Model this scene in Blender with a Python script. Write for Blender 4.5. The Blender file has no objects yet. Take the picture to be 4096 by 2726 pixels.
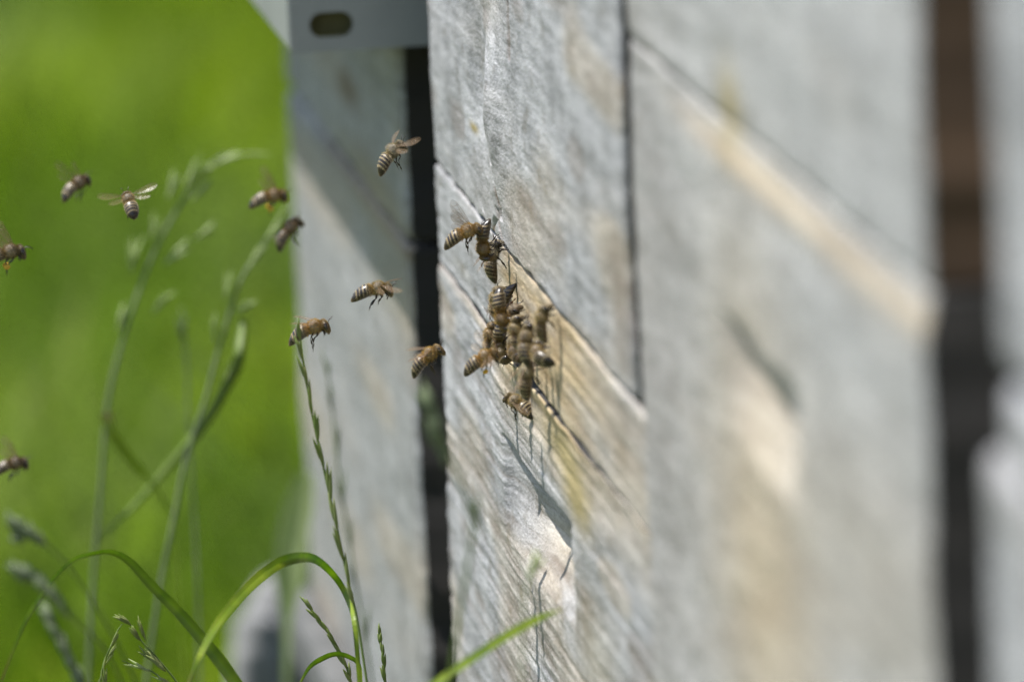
import bpy, math, random
import numpy as np
from mathutils import Vector, Matrix

# ------------------------------------------------------------------ camera geometry
F_PX = 34475.0; CX, CY = 2048.0, 1363.0          # focal length and centre, in pixels of the 4096 px photograph
def _n(v): return v / np.linalg.norm(v)
dY = _n(np.array([-4281., 5559., -34475.]))       # the row of hives runs along world +Y
_t = math.radians(2.5)                            # slight roll of the camera
dZ = np.array([-math.sin(_t), math.cos(_t), 0.]); dZ[2] = -(dZ @ dY) / dY[2]; dZ = _n(dZ)
M3 = np.array([np.cross(dY, dZ), dY, dZ])         # camera -> world
def ray(px, py): return M3 @ np.array([(px - CX) / F_PX, -(py - CY) / F_PX, -1.])
CAM = np.array([0, 0, .53]) - 2.65 * ray(2000, 1363)
def at(px, py, d): return CAM + d * ray(px, py)   # a point at camera depth d
def wall(px, py, X=0.):                           # a point on the plane x = X
    r = ray(px, py); return CAM + (X - CAM[0]) / r[0] * r
def cdir(a, b, c): return Vector(M3 @ _n(np.array([a, b, c], float)))

S = bpy.context.scene
S.render.engine = 'CYCLES'
cam_d = bpy.data.cameras.new("camera"); cam = bpy.data.objects.new("camera", cam_d)
S.collection.objects.link(cam); S.camera = cam
mw = Matrix.Identity(4)
for i in range(3):
    for j in range(3): mw[i][j] = M3[i][j]
    mw[i][3] = CAM[i]
cam.matrix_world = mw
cam_d.sensor_width = 36.; cam_d.lens = F_PX / 4096 * 36
cam_d.clip_start = .05; cam_d.clip_end = 2000
cam_d.dof.use_dof = True; cam_d.dof.focus_distance = 2.615; cam_d.dof.aperture_fstop = 10.5
S.view_settings.view_transform = 'Standard'; S.view_settings.look = 'None'
S.view_settings.exposure = .93; S.view_settings.gamma = 1
S.cycles.use_denoising = True
S.cycles.denoising_prefilter = 'FAST'
S.cycles.max_bounces = 8; S.cycles.transparent_max_bounces = 12; S.cycles.caustics_reflective = False
S.cycles.use_adaptive_sampling = True; S.cycles.adaptive_threshold = .01

# light: high summer sun a little in front of the hives
SUN = Vector((-.40, .16, 1.)).normalized()
el = math.asin(SUN.z); rot = math.atan2(SUN.x, SUN.y)
W = bpy.data.worlds.new("World"); S.world = W; W.use_nodes = True
nt = W.node_tree; nt.nodes.clear()
sky = nt.nodes.new('ShaderNodeTexSky'); sky.sky_type = 'NISHITA'; sky.sun_disc = False
sky.sun_elevation = el; sky.sun_rotation = rot; sky.dust_density = 1.5
bg = nt.nodes.new('ShaderNodeBackground'); bg.inputs[1].default_value = .11
wo = nt.nodes.new('ShaderNodeOutputWorld')
nt.links.new(sky.outputs[0], bg.inputs[0]); nt.links.new(bg.outputs[0], wo.inputs[0])
sl = bpy.data.lights.new("sun", 'SUN'); sl.energy = 5.0; sl.angle = math.radians(.53); sl.color = (1, .975, .93)
so = bpy.data.objects.new("sun", sl); S.collection.objects.link(so)
so.rotation_euler = SUN.to_track_quat('Z', 'Y').to_euler(); so.location = (0, 0, 5)

# ------------------------------------------------------------------ helpers
rng = np.random.default_rng(7); random.seed(7)
COL = S.collection
def mesh_np(name, V, Fc, smooth=True, cols=None, colname='Col', mats=()):
    me = bpy.data.meshes.new(name)
    me.from_pydata([tuple(v) for v in V] if not isinstance(V, np.ndarray) else V.tolist(), [], [tuple(f) for f in Fc] if not isinstance(Fc, np.ndarray) else Fc.tolist())
    if smooth: me.polygons.foreach_set('use_smooth', [True] * len(me.polygons))
    if cols is not None:
        a = me.color_attributes.new(colname, 'FLOAT_COLOR', 'POINT')
        c = np.ones((len(V), 4), np.float32); c[:, :3] = np.asarray(cols)[:, :3]
        a.data.foreach_set('color', c.ravel())
    for m in mats: me.materials.append(m)
    me.update(); return me
def link(name, me, parent=None, mat=None):
    o = bpy.data.objects.new(name, me); COL.objects.link(o)
    if parent is not None: o.parent = parent
    if mat is not None and not me.materials: me.materials.append(mat)
    return o
def tag(o, label=None, cat=None, group=None, kind=None):
    if label: o['label'] = label
    if cat: o['category'] = cat
    if group: o['group'] = group
    if kind: o['kind'] = kind
    return o
def empty(name, loc=(0, 0, 0), rz=0):
    o = bpy.data.objects.new(name, None); COL.objects.link(o); o.location = loc
    o.rotation_euler = (0, 0, rz); o.empty_display_size = .02; return o

def hash2(ix, iy, s):
    h = (ix.astype(np.int64) * 374761393 + iy.astype(np.int64) * 668265263 + s * 1442695041) & 0x7fffffff
    h = ((h ^ (h >> 13)) * 1274126177) & 0x7fffffff
    return ((h ^ (h >> 16)) & 0xffff) / 65535.0
def vnoise(x, y, s=0):
    ix = np.floor(x); iy = np.floor(y); fx = x - ix; fy = y - iy
    fx = fx * fx * (3 - 2 * fx); fy = fy * fy * (3 - 2 * fy)
    a = hash2(ix, iy, s); b = hash2(ix + 1, iy, s); c = hash2(ix, iy + 1, s); d = hash2(ix + 1, iy + 1, s)
    return (a * (1 - fx) + b * fx) * (1 - fy) + (c * (1 - fx) + d * fx) * fy * 1.0 - .5
def sstep(a, b, x):
    t = np.clip((x - a) / (b - a), 0, 1); return t * t * (3 - 2 * t)
def gauss(y, z, y0, z0, sy, sz): return np.exp(-((y - y0) / sy) ** 2 - ((z - z0) / sz) ** 2)

def crom(P, n):
    P = [np.array(p, float) for p in P]
    P = [2 * P[0] - P[1]] + P + [2 * P[-1] - P[-2]]
    out = []
    for i in range(1, len(P) - 2):
        for k in range(n):
            t = k / n; a, b, c, d = P[i - 1], P[i], P[i + 1], P[i + 2]
            out.append(.5 * (2 * b + (c - a) * t + (2 * a - 5 * b + 4 * c - d) * t * t + (3 * b - a - 3 * c + d) * t ** 3))
    out.append(P[-2]); return np.array(out)
def frames(C):
    T = np.gradient(C, axis=0); T /= np.linalg.norm(T, axis=1)[:, None] + 1e-12
    up = np.array([0, 0, 1.]) if abs(T[0][2]) < .9 else np.array([1., 0, 0])
    N = []; n = np.cross(T[0], up); n /= np.linalg.norm(n)
    for t in T:
        n = n - t * (n @ t); n /= np.linalg.norm(n) + 1e-12; N.append(n.copy())
    N = np.array(N); return T, N, np.cross(T, N)
def tube(C, R, seg=6, V0=0, squash=1.):
    """tube along points C with radii R; returns verts, faces"""
    C = np.array(C, float); T, N, B = frames(C); V = []; Fc = []
    for i in range(len(C)):
        for k in range(seg):
            a = 2 * math.pi * k / seg
            V.append(C[i] + R[i] * (math.cos(a) * N[i] + squash * math.sin(a) * B[i]))
    n = len(C)
    for i in range(n - 1):
        for k in range(seg):
            a, b = i * seg + k, i * seg + (k + 1) % seg
            Fc.append((V0 + a, V0 + b, V0 + b + seg, V0 + a + seg))
    Fc.append(tuple(V0 + k for k in range(seg))[::-1]); Fc.append(tuple(V0 + (n - 1) * seg + k for k in range(seg)))
    return V, Fc

class MB:
    def __init__(s): s.V = []; s.F = []
    def tube(s, C, R, seg=6, squash=1.):
        v, f = tube(C, R, seg, len(s.V), squash); s.V += v; s.F += f; return s
    def box(s, a, b, bev=0.):
        x0, y0, z0 = a; x1, y1, z1 = b; n = len(s.V)
        if bev <= 0:
            s.V += [np.array(p, float) for p in [(x0, y0, z0), (x1, y0, z0), (x1, y1, z0), (x0, y1, z0), (x0, y0, z1), (x1, y0, z1), (x1, y1, z1), (x0, y1, z1)]]
            s.F += [tuple(n + i for i in f) for f in [(0, 3, 2, 1), (4, 5, 6, 7), (0, 1, 5, 4), (1, 2, 6, 5), (2, 3, 7, 6), (3, 0, 4, 7)]]
        else:
            import bmesh
            bm = bmesh.new(); bmesh.ops.create_cube(bm, size=1)
            for v in bm.verts: v.co = Vector(((x0 + x1) / 2 + v.co.x * (x1 - x0), (y0 + y1) / 2 + v.co.y * (y1 - y0), (z0 + z1) / 2 + v.co.z * (z1 - z0)))
            bmesh.ops.bevel(bm, geom=bm.edges[:], offset=bev, segments=2, profile=.6, affect='EDGES')
            bm.verts.index_update()
            s.V += [np.array(v.co) for v in bm.verts]
            s.F += [tuple(n + v.index for v in f.verts) for f in bm.faces]; bm.free()
        return s
    def build(s, name, mat, parent=None, smooth=True):
        return link(name, mesh_np(name, np.array(s.V), s.F, smooth), parent, mat)

# ------------------------------------------------------------------ materials
def new_mat(name):
    m = bpy.data.materials.new(name); m.use_nodes = True; t = m.node_tree
    return m, t, t.nodes['Principled BSDF'], t.nodes['Material Output']
def N(t, typ, **kw):
    n = t.nodes.new(typ)
    for k, v in kw.items(): setattr(n, k, v)
    return n
def ramp(t, src, stops):
    r = N(t, 'ShaderNodeValToRGB'); e = r.color_ramp.elements
    e[0].position, e[0].color = stops[0][0], (*stops[0][1], 1)
    e[1].position, e[1].color = stops[-1][0], (*stops[-1][1], 1)
    for p, c in stops[1:-1]:
        x = e.new(p); x.color = (*c, 1)
    t.links.new(src, r.inputs[0]); return r.outputs[0]
def noise(t, vec, scale, sc=(1, 1, 1), detail=4, rough=.55, off=(0, 0, 0), dist=0.):
    mp = N(t, 'ShaderNodeMapping'); mp.inputs['Scale'].default_value = sc; mp.inputs['Location'].default_value = off
    t.links.new(vec, mp.inputs['Vector'])
    n = N(t, 'ShaderNodeTexNoise'); n.inputs['Scale'].default_value = scale; n.inputs['Detail'].default_value = detail
    n.inputs['Roughness'].default_value = rough; n.inputs['Distortion'].default_value = dist
    t.links.new(mp.outputs[0], n.inputs['Vector']); return n.outputs['Fac']
def mix(t, fac, a, b, mode='MIX'):
    n = N(t, 'ShaderNodeMix', data_type='RGBA', blend_type=mode)
    if isinstance(fac, (int, float)): n.inputs[0].default_value = fac
    else: t.links.new(fac, n.inputs[0])
    for i, c in ((6, a), (7, b)):
        if isinstance(c, tuple): n.inputs[i].default_value = (*c, 1)
        else: t.links.new(c, n.inputs[i])
    return n.outputs[2]
def math_(t, op, a, b):
    n = N(t, 'ShaderNodeMath', operation=op)
    for i, c in enumerate((a, b)):
        if isinstance(c, (int, float)): n.inputs[i].default_value = c
        else: t.links.new(c, n.inputs[i])
    return n.outputs[0]

def wood_mat(name, seed, base=((.112, .113, .116), (.258, .258, .264), (.425, .425, .432)), rough=.60, bump=.8):
    m, t, p, out = new_mat(name)
    tc = N(t, 'ShaderNodeTexCoord').outputs['Object']
    o = (seed * 3.1, seed * 1.7, seed * 2.3)
    # slow wavering of the fibres
    blot = noise(t, tc, 1, (10, 34, 34), 5, .6, o)
    g1 = noise(t, tc, 1, (60, 16, 240), 5, .62, o, .3)     # growth rings, long along the board
    g2 = noise(t, tc, 1, (300, 90, 820), 4, .7, o)       # fibres
    g3 = noise(t, tc, 1, (900, 380, 1100), 3, .75, o)        # short flecks
    v = math_(t, 'ADD', math_(t, 'MULTIPLY', blot, .24), math_(t, 'ADD', math_(t, 'MULTIPLY', g1, .28), math_(t, 'ADD', math_(t, 'MULTIPLY', g2, .20), math_(t, 'MULTIPLY', g3, .28))))
    c = ramp(t, v, [(.40, base[0]), (.5, base[1]), (.60, base[2])])
    warm = noise(t, tc, 1, (9, 5, 30), 3, .5, (o[1], o[0], o[2]))
    c = mix(t, ramp(t, warm, [(.52, (0, 0, 0)), (.72, (.34, .34, .34))]), c, (.28, .25, .215))
    dark = ramp(t, noise(t, tc, 1, (40, 62, 120), 5, .6, (o[2], o[0], o[1])), [(.32, (1, 1, 1)), (.42, (0, 0, 0))])
    c = mix(t, math_(t, 'MULTIPLY', dark, .55), c, (.10, .09, .075))
    at_ = N(t, 'ShaderNodeAttribute', attribute_name='Col'); sp = N(t, 'ShaderNodeSeparateColor')
    t.links.new(at_.outputs['Color'], sp.inputs[0])
    fine = ramp(t, g2, [(.3, (.75, .75, .75)), (.7, (1.15, 1.15, 1.15))])
    tan = mix(t, 1., mix(t, ramp(t, g1, [(.35, (0, 0, 0)), (.65, (1, 1, 1))]), (.27, .19, .095), (.45, .36, .225)), fine, 'MULTIPLY')
    c = mix(t, sp.outputs[0], c, tan)
    c = mix(t, sp.outputs[1], c, (.10, .065, .04))
    c = mix(t, sp.outputs[2], c, (.25, .20, .09))
    t.links.new(c, p.inputs['Base Color']); p.inputs['Roughness'].default_value = rough
    p.inputs['Specular IOR Level'].default_value = .45
    h = math_(t, 'ADD', math_(t, 'MULTIPLY', g1, .6), math_(t, 'MULTIPLY', g3, .9))
    b = N(t, 'ShaderNodeBump'); b.inputs['Strength'].default_value = bump; b.inputs['Distance'].default_value = .0006
    t.links.new(h, b.inputs['Height']); t.links.new(b.outputs[0], p.inputs['Normal'])
    return m
WOOD = [wood_mat('weathered_wood_one', 1), wood_mat('weathered_wood_dull', 2, ((.12, .12, .118), (.215, .218, .215), (.33, .332, .328)))] + [wood_mat('weathered_wood_pale', 3, ((.19, .188, .185), (.30, .298, .294), (.42, .417, .41))), wood_mat('weathered_wood_four', 4)]

def simple(name, c1, c2, scale=40, rough=.6, metal=0., spec=.5, bump=.2, sc=(1, 1, 1), dist=.001):
    m, t, p, out = new_mat(name)
    tc = N(t, 'ShaderNodeTexCoord').outputs['Object']; f = noise(t, tc, scale, sc, 5, .6)
    t.links.new(ramp(t, f, [(.3, c1), (.7, c2)]), p.inputs['Base Color'])
    p.inputs['Roughness'].default_value = rough; p.inputs['Metallic'].default_value = metal
    p.inputs['Specular IOR Level'].default_value = spec
    b = N(t, 'ShaderNodeBump'); b.inputs['Strength'].default_value = bump; b.inputs['Distance'].default_value = dist
    t.links.new(f, b.inputs['Height']); t.links.new(b.outputs[0], p.inputs['Normal']); return m
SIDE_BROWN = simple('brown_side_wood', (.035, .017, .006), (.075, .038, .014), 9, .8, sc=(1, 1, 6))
SIDE = simple('gap_shade_wood', (.006, .005, .004), (.016, .012, .009), 9, .8, sc=(1, 1, 6))  # near-black: shade of the gaps between hives put into the colour
ZINC = simple('galvanised_sheet', (.26, .27, .27), (.36, .37, .37), 14, .5, .7, bump=.05)
DARKHOLE = simple('dark_olive_recess', (.08, .075, .03), (.16, .14, .06), 30, .9)  # dark olive backing seen through the slot
STONE = simple('pale_stone', (.55, .55, .52), (.72, .72, .70), 20, .85, bump=.4, dist=.004)
SOIL = None

# ------------------------------------------------------------------ ground
m, t, p, out = new_mat('meadow_ground')
tc = N(t, 'ShaderNodeTexCoord').outputs['Object']
c = ramp(t, noise(t, tc, 3.0, (1, .5, 1), 5, .6), [(.3, (.045, .055, .022)), (.5, (.07, .085, .03)), (.7, (.10, .11, .045))])
t.links.new(c, p.inputs['Base Color']); p.inputs['Roughness'].default_value = .95
gv = []; gf = []; n = 60
xs = np.concatenate([-np.geomspace(300, .5, 26), np.linspace(-.4, .4, 9), np.geomspace(.5, 300, 26)])
XX, YY = np.meshgrid(xs, xs + 3); ZZ = np.where(np.hypot(XX, YY) > 1.5, .02 * vnoise(XX * .8, YY * .8, 3), 0) - .002
V = np.stack([XX.ravel(), YY.ravel(), ZZ.ravel()], 1); k = len(xs)
Fc = [(j * k + i, j * k + i + 1, (j + 1) * k + i + 1, (j + 1) * k + i) for j in range(k - 1) for i in range(k - 1)]
g = link('ground', mesh_np('ground', V, Fc), None, m); tag(g, kind='structure')

# meadow grass: uncountable
def leaf_mat(name, cols, trans=.45, rough=.5, attr=True, spec=.4):
    m, t, p, out = new_mat(name)
    if attr:
        a = N(t, 'ShaderNodeAttribute', attribute_name='Col').outputs['Color']
        c = a
    else:
        tc = N(t, 'ShaderNodeTexCoord').outputs['Object']
        c = ramp(t, noise(t, tc, 220, (1, 1, .25), 4), [(.3, cols[0]), (.7, cols[1])])
    t.links.new(c, p.inputs['Base Color']); p.inputs['Roughness'].default_value = rough
    p.inputs['Specular IOR Level'].default_value = spec
    tr = N(t, 'ShaderNodeBsdfTranslucent')
    br = mix(t, 1., c, (1.25, 1.45, .55), 'MULTIPLY'); t.links.new(br, tr.inputs[0])
    mx = N(t, 'ShaderNodeMixShader'); mx.inputs[0].default_value = trans
    t.links.new(p.outputs[0], mx.inputs[1]); t.links.new(tr.outputs[0], mx.inputs[2]); t.links.new(mx.outputs[0], out.inputs[0])
    return m
MEADOW = leaf_mat('meadow_blades', None, .45, .75, True, .12)
def meadow(n, x0, x1, y0, y1, hmin, hmax, keep=None):
    X = rng.uniform(x0, x1, n); Y = rng.uniform(y0, y1, n)
    if keep is not None:
        k = keep(X, Y); X, Y = X[k], Y[k]; n = len(X)
    patch = vnoise(X * 5, Y * 1.7, 5) + 1. * vnoise(X * 13, Y * 3, 6)
    tall = vnoise(X * 3, Y * 1.5, 9)
    H = rng.uniform(hmin, hmax, n) * (1 + .8 * tall); a = rng.uniform(0, 2 * math.pi, n); wd = rng.uniform(.0018, .004, n)
    lean = rng.uniform(.1, .9, n) * H; la = rng.uniform(0, 2 * math.pi, n)
    ca, sa = np.cos(a) * wd, np.sin(a) * wd; lx, ly = np.cos(la) * lean, np.sin(la) * lean
    z = np.zeros(n)
    P = np.stack([np.stack([X - ca, Y - sa, z], 1), np.stack([X + ca, Y + sa, z], 1),
                  np.stack([X - ca + lx * .3, Y - sa + ly * .3, H * .6], 1), np.stack([X + ca + lx * .3, Y + sa + ly * .3, H * .6], 1),
                  np.stack([X + lx, Y + ly, H], 1)], 1).reshape(-1, 3)
    b = np.arange(n) * 5
    q = np.stack([b, b + 1, b + 3, b + 2], 1).tolist(); tr = np.stack([b + 2, b + 3, b + 4], 1).tolist()
    u = np.clip(.45 + patch * 2.5 + rng.normal(0, .12, n), 0, 1)[:, None]
    v = np.clip(.45 + 2.2 * vnoise(X * 4.3 + 7, Y * 1.3, 11) + 1.2 * vnoise(X * 11, Y * 2.4, 12) + rng.normal(0, .12, n), 0, 1)[:, None]
    c = (1 - u) * np.array([.09, .145, .006]) + u * np.array([.185, .235, .012])
    c = c * (1 - .45 * v) + .45 * v * np.array([.19, .235, .12])
    c = np.repeat(c, 5, 0)
    return P, q + tr, c
def wedge(X, Y):
    d = Y - CAM[1]; lo = CAM[0] + d * .045; hi = CAM[0] + d * .19
    return ((X > lo) & (X < hi)) | (rng.random(len(X)) < .22)
P, q, c = meadow(260000, -1.3, 1.7, .95, 8.0, .05, .17, wedge)
o = link('meadow_grass', mesh_np('meadow_grass', P, q, False, c), None, MEADOW)
tag(o, 'short sunlit meadow grass covering the ground behind the hives', 'grass', kind='stuff')

# ------------------------------------------------------------------ beehives
def board(name, parent, y0, y1, z0, z1, dy, dz, mat, seed, relief, stain=None, th=.022, r=.0025, x0=0., foc=None, end=None):
    """one horizontal front board, its face at x = x0 looking towards -x, worn round edges"""
    ny = max(4, int((y1 - y0) / dy)); nz = max(4, int((z1 - z0) / dz))
    ys = np.linspace(y0, y1, ny); zs = np.linspace(z0, z1, nz)
    if foc is not None:                             # finer columns where the lens is sharp
        fy, fz = foc; k1 = ys[(ys < fy[0])]; k2 = ys[(ys > fy[1])]; ys = np.concatenate([k1, np.arange(fy[0], fy[1], .0011), k2])
        zs = np.concatenate([np.arange(z0, min(fz, z1), dz), np.arange(fz + dz, z1, .004) if z1 > fz + .004 else [], [z1]])
        ny, nz = len(ys), len(zs)
    # denser rows at the edges
    Yg, Zg = np.meshgrid(ys, zs); ox, oy, oz = parent.location
    h = relief(Yg, Zg)                              # outwards, metres
    e = np.minimum(Zg - z0, z1 - Zg); e2 = np.minimum(Yg - y0, y1 - Yg)
    rr = r * (1 + .8 * vnoise(Yg * 60, Zg * 4, seed + 50))
    for q_ in (e, e2):
        w = np.clip(1 - q_ / rr, 0, 1); h = h - rr * (1 - np.sqrt(np.clip(1 - w * w, 0, 1))) * .95
    wob_y = .0012 * vnoise(Zg * 90, Yg * 3, seed + 8) * 2
    Yw = Yg + np.where((e2 < .004), wob_y, 0)
    wob = .0006 * vnoise(Yg * 70, Zg * 5, seed + 9) * 2 * np.where(e < .003, 1, 0)
    X = x0 - h
    V = np.stack([X, Yw - oy, Zg + wob - oz], 2).reshape(-1, 3)
    idx = np.arange(ny * nz).reshape(nz, ny)
    a, b, c_, d = idx[:-1, :-1].ravel(), idx[:-1, 1:].ravel(), idx[1:, 1:].ravel(), idx[1:, :-1].ravel()
    Fc = np.stack([a, d, c_, b], 1).tolist()
    loop = list(idx[0, :]) + list(idx[1:, -1]) + list(idx[-1, -2::-1]) + list(idx[-2:0:-1, 0])
    nb = len(V); back = V[loop].copy(); back[:, 0] = x0 + th; V = np.concatenate([V, back])
    L = len(loop)
    Fc += [(loop[i], loop[(i + 1) % L], nb + (i + 1) % L, nb + i) for i in range(L)]
    Fc.append(tuple(nb + i for i in range(L))[::-1])
    st = np.zeros((len(V), 3))
    if stain is not None:
        s_ = stain(Yg, Zg); st[:ny * nz] = np.stack([np.clip(k_, 0, 1).ravel() for k_ in s_], 1)
        st[ny * nz:] = st[loop]
    V[:, 0] -= ox
    me = mesh_np(name, V, Fc, True, st, mats=(mat, end or SIDE)); nq = (ny - 1) * (nz - 1)
    for p_ in me.polygons:                          # ends and back dark; SIDE holds the shade of the gaps
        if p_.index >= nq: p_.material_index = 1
    return link(name, me, parent)

def base_relief(seed, amp=1.):
    def f(Y, Z):
        w = Z + .0012 * vnoise(Y * 9, Z * 12, seed + 1) * 2
        return amp * (.0006 * vnoise(Y * 7, Z * 30, seed) * 2 + .00024 * vnoise(Y * 34, w * 120, seed + 2) * 2
                      + .00014 * vnoise(Y * 80, w * 420, seed + 3) * 2 + .00008 * vnoise(Y * 240, w * 800, seed + 4) * 2)
    return f
def hive_box(root, y0, y1, z0, z1, depth=.50, side=SIDE):
    ox, oy, oz = root.location
    f = lambda a, b: ((a[0] - ox, a[1] - oy, a[2] - oz), (b[0] - ox, b[1] - oy, b[2] - oz))
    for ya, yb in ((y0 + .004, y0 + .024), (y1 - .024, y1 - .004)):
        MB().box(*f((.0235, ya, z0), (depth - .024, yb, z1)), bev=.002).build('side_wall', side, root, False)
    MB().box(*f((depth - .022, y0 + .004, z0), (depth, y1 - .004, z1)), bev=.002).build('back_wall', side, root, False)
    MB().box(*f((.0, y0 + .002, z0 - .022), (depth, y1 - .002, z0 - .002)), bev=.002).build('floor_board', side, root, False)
def legs(root, y0, y1, z1, depth=.50):
    ox, oy, oz = root.location
    for y in (y0 + .05, y1 - .09):
        for x in (.09, depth - .10):
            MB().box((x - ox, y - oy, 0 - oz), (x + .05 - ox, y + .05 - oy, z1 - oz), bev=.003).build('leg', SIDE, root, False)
def lid(root, y0, y1, z0, z1, xf, depth=.50, mat=ZINC):
    ox, oy, oz = root.location
    return MB().box((xf - ox, y0 - oy, z0 - oz), (depth + .02 - ox, y1 - oy, z1 - oz), bev=.003).build('lid', mat, root, False)

HG = 'wooden beehives standing in a row'
# --- middle hive, in focus
mid = empty('beehive', (0, -.07, 0))
tag(mid, 'sharply focused middle beehive of weathered grey boards with bees crowding its entrance', 'beehive', HG)
br = base_relief(20)
W2 = lambda L: [tuple(wall(*p_)[1:]) for p_ in L]
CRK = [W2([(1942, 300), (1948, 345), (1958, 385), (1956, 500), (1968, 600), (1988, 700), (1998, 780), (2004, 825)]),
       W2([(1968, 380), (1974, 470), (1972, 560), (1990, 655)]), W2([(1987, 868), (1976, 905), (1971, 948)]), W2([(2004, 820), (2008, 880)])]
SHADOW_LINES = [W2([(2025, 0), (2030, 120), (2036, 245)]), W2([(1993, 830), (1999, 900), (2010, 965)])]  # thin upright shadows, put in as a dark tint and shallow groove
def line_d(Y, Z, pts, sy):
    d = np.full(Y.shape, 9.)
    for (ya, za), (yb, zb) in zip(pts[:-1], pts[1:]):
        t_ = np.clip((Z - za) / (zb - za), 0, 1); yy = ya + (yb - ya) * t_
        dd = np.abs(Y - yy) / sy + np.where((Z > max(za, zb)) | (Z < min(za, zb)), 9, 0); d = np.minimum(d, dd)
    return d
def relief_top(Y, Z):
    h = br(Y, Z) * .85
    yk, zk = wall(1962, 420)[1:]
    # a raised knot swirl with a shallow trough on its far side
    h = h + 0.0036 * gauss(Y, Z, yk - .016, zk, .018, .022) - .0020 * gauss(Y, Z, yk + .028, zk + .004, .020, .022)
    R = np.hypot((Y - yk) / .035, (Z - zk - .004) / .024)
    h = h + .00022 * np.sin(R * 16) * np.exp(-(R / 1.5) ** 2)
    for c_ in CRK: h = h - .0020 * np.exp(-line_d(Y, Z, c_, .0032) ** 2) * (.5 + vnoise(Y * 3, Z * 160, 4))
    for c_ in SHADOW_LINES: h = h - .0009 * np.exp(-line_d(Y, Z, c_, .0026) ** 2)
    return h
def stain_top(Y, Z):
    yk, zk = wall(1962, 420)[1:]
    tan = .35 * sstep(.0, .3, vnoise(Y * 14, Z * 45, 31)) * sstep(.05, -.1, Y) + .25 * gauss(Y, Z, .0, .64, .04, .012)
    dk = sum(1.3 * np.exp(-line_d(Y, Z, c_, .0032) ** 2) * (.6 + np.clip(vnoise(Y * 3, Z * 220, 9) * 2, -.5, .5)) for c_ in CRK) + sum(.7 * np.exp(-line_d(Y, Z, c_, .0034) ** 2) for c_ in SHADOW_LINES) + .35 * sstep(.12, .3, vnoise(Y * 24, Z * 70, 33))  # cracks, then the painted thin shadows, then random mottling
    y1_, z1_ = wall(1893, 510)[1:]
    return tan, np.clip(dk, 0, .92), 1.2 * gauss(Y, Z, y1_, z1_, .008, .0014)
M0 = WOOD[0]
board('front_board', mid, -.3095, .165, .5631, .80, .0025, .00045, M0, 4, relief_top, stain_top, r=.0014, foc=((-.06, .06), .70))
def ridge(Y, Z, s_):
    w = Z + .0010 * vnoise(Y * 8, Z * 20, s_) * 2
    return vnoise(Y * 11, w * 420, s_ + 1) + .6 * vnoise(Y * 20, w * 950, s_ + 2)
def relief_mid(Y, Z): return br(Y + .3, Z) * .7 + .00030 * ridge(Y, Z, 140) - .0008 * sstep(.03, -.02, Y)
def stain_mid(Y, Z):
    tan = sstep(.02, -.035, Y) * (1 - .75 * sstep(-.12, -.27, Y)) * (.85 + .6 * vnoise(Y * 18, Z * 300, 41))
    return tan + .25 * sstep(.1, .3, vnoise(Y * 10, Z * 80, 42)), .9 * np.exp(-((Z - .552) / .0007) ** 2) * sstep(.0, -.02, Y) * .35 + .28 * sstep(.05, -.5, ridge(Y, Z, 140)), 0 * Y
board('front_board', mid, -.341, .167, .5296, .5620, .0022, .0004, M0, 5, relief_mid, stain_mid, r=.0015)
NY0, NY1, NZ0, NZ1 = -.158, .004, .4685, .5005
def relief_low(Y, Z):
    h = br(Y + .9, Z) * 1.0 + .00055 * ridge(Y, Z, 150)
    ends = sstep(NY0, NY0 + .012, Y) * (.25 * sstep(NY1 + .001, NY1 - .004, Y) + .75 * np.clip((NY1 - Y) / .085, 0, 1))
    u = np.clip((NZ1 + .0012 * vnoise(Y * 40, 0 * Y, 77) * 2 - Z) / (NZ1 - NZ0), -1, 1.2)
    prof = np.where(u < 0, 0, sstep(0, .04, u) * np.clip((1 - u) / .48, 0, 1))
    nb = .0006 * vnoise(Y * 30, Z * 200, 78) * 2
    return h * (1 - .6 * (ends * prof > 0)) - (.0088 + nb) * prof * ends - .0010 * sstep(.53, .525, Z) * sstep(.0, -.1, Y)
def stain_low(Y, Z):
    top = sstep(.500, .526, Z) * sstep(.045, -.01, Y) * (1 - .5 * sstep(-.12, -.3, Y))
    notch = .5 * gauss(Y, Z, -.085, .480, .045, .009)
    ya, za = wall(2235, 1790)[1:]; yb, zb = wall(2300, 2000)[1:]
    ol = 1.0 * gauss(Y, Z, ya, za, .035, .007) + 1.1 * gauss(Y, Z, yb, zb, .028, .008)
    yc, zc = wall(2330, 2420)[1:]; yd, zd = wall(2380, 2640)[1:]
    dk = .55 * gauss(Y, Z, yc, zc, .02, .006) + .34 * sstep(.0, -.6, ridge(Y, Z, 150)) + .3 * sstep(.15, .35, vnoise(Y * 24, Z * 120, 61))
    edge = .7 * gauss(Y, Z, -.02, .5275, .14, .0018)
    return .75 * top + notch + edge + .3 * sstep(.1, .3, vnoise(Y * 12, Z * 60, 62)), dk, ol + .35 * gauss(Y, Z, yd, zd, .05, .02)
board('front_board', mid, -.345, .172, .36, .5286, .0025, .00045, M0, 6, relief_low, stain_low, r=.0005)
hive_box(mid, -.306, .162, .36, .80); legs(mid, -.306, .166, .338)
lid(mid, -.33, .19, .8005, .86, -.02)

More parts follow.
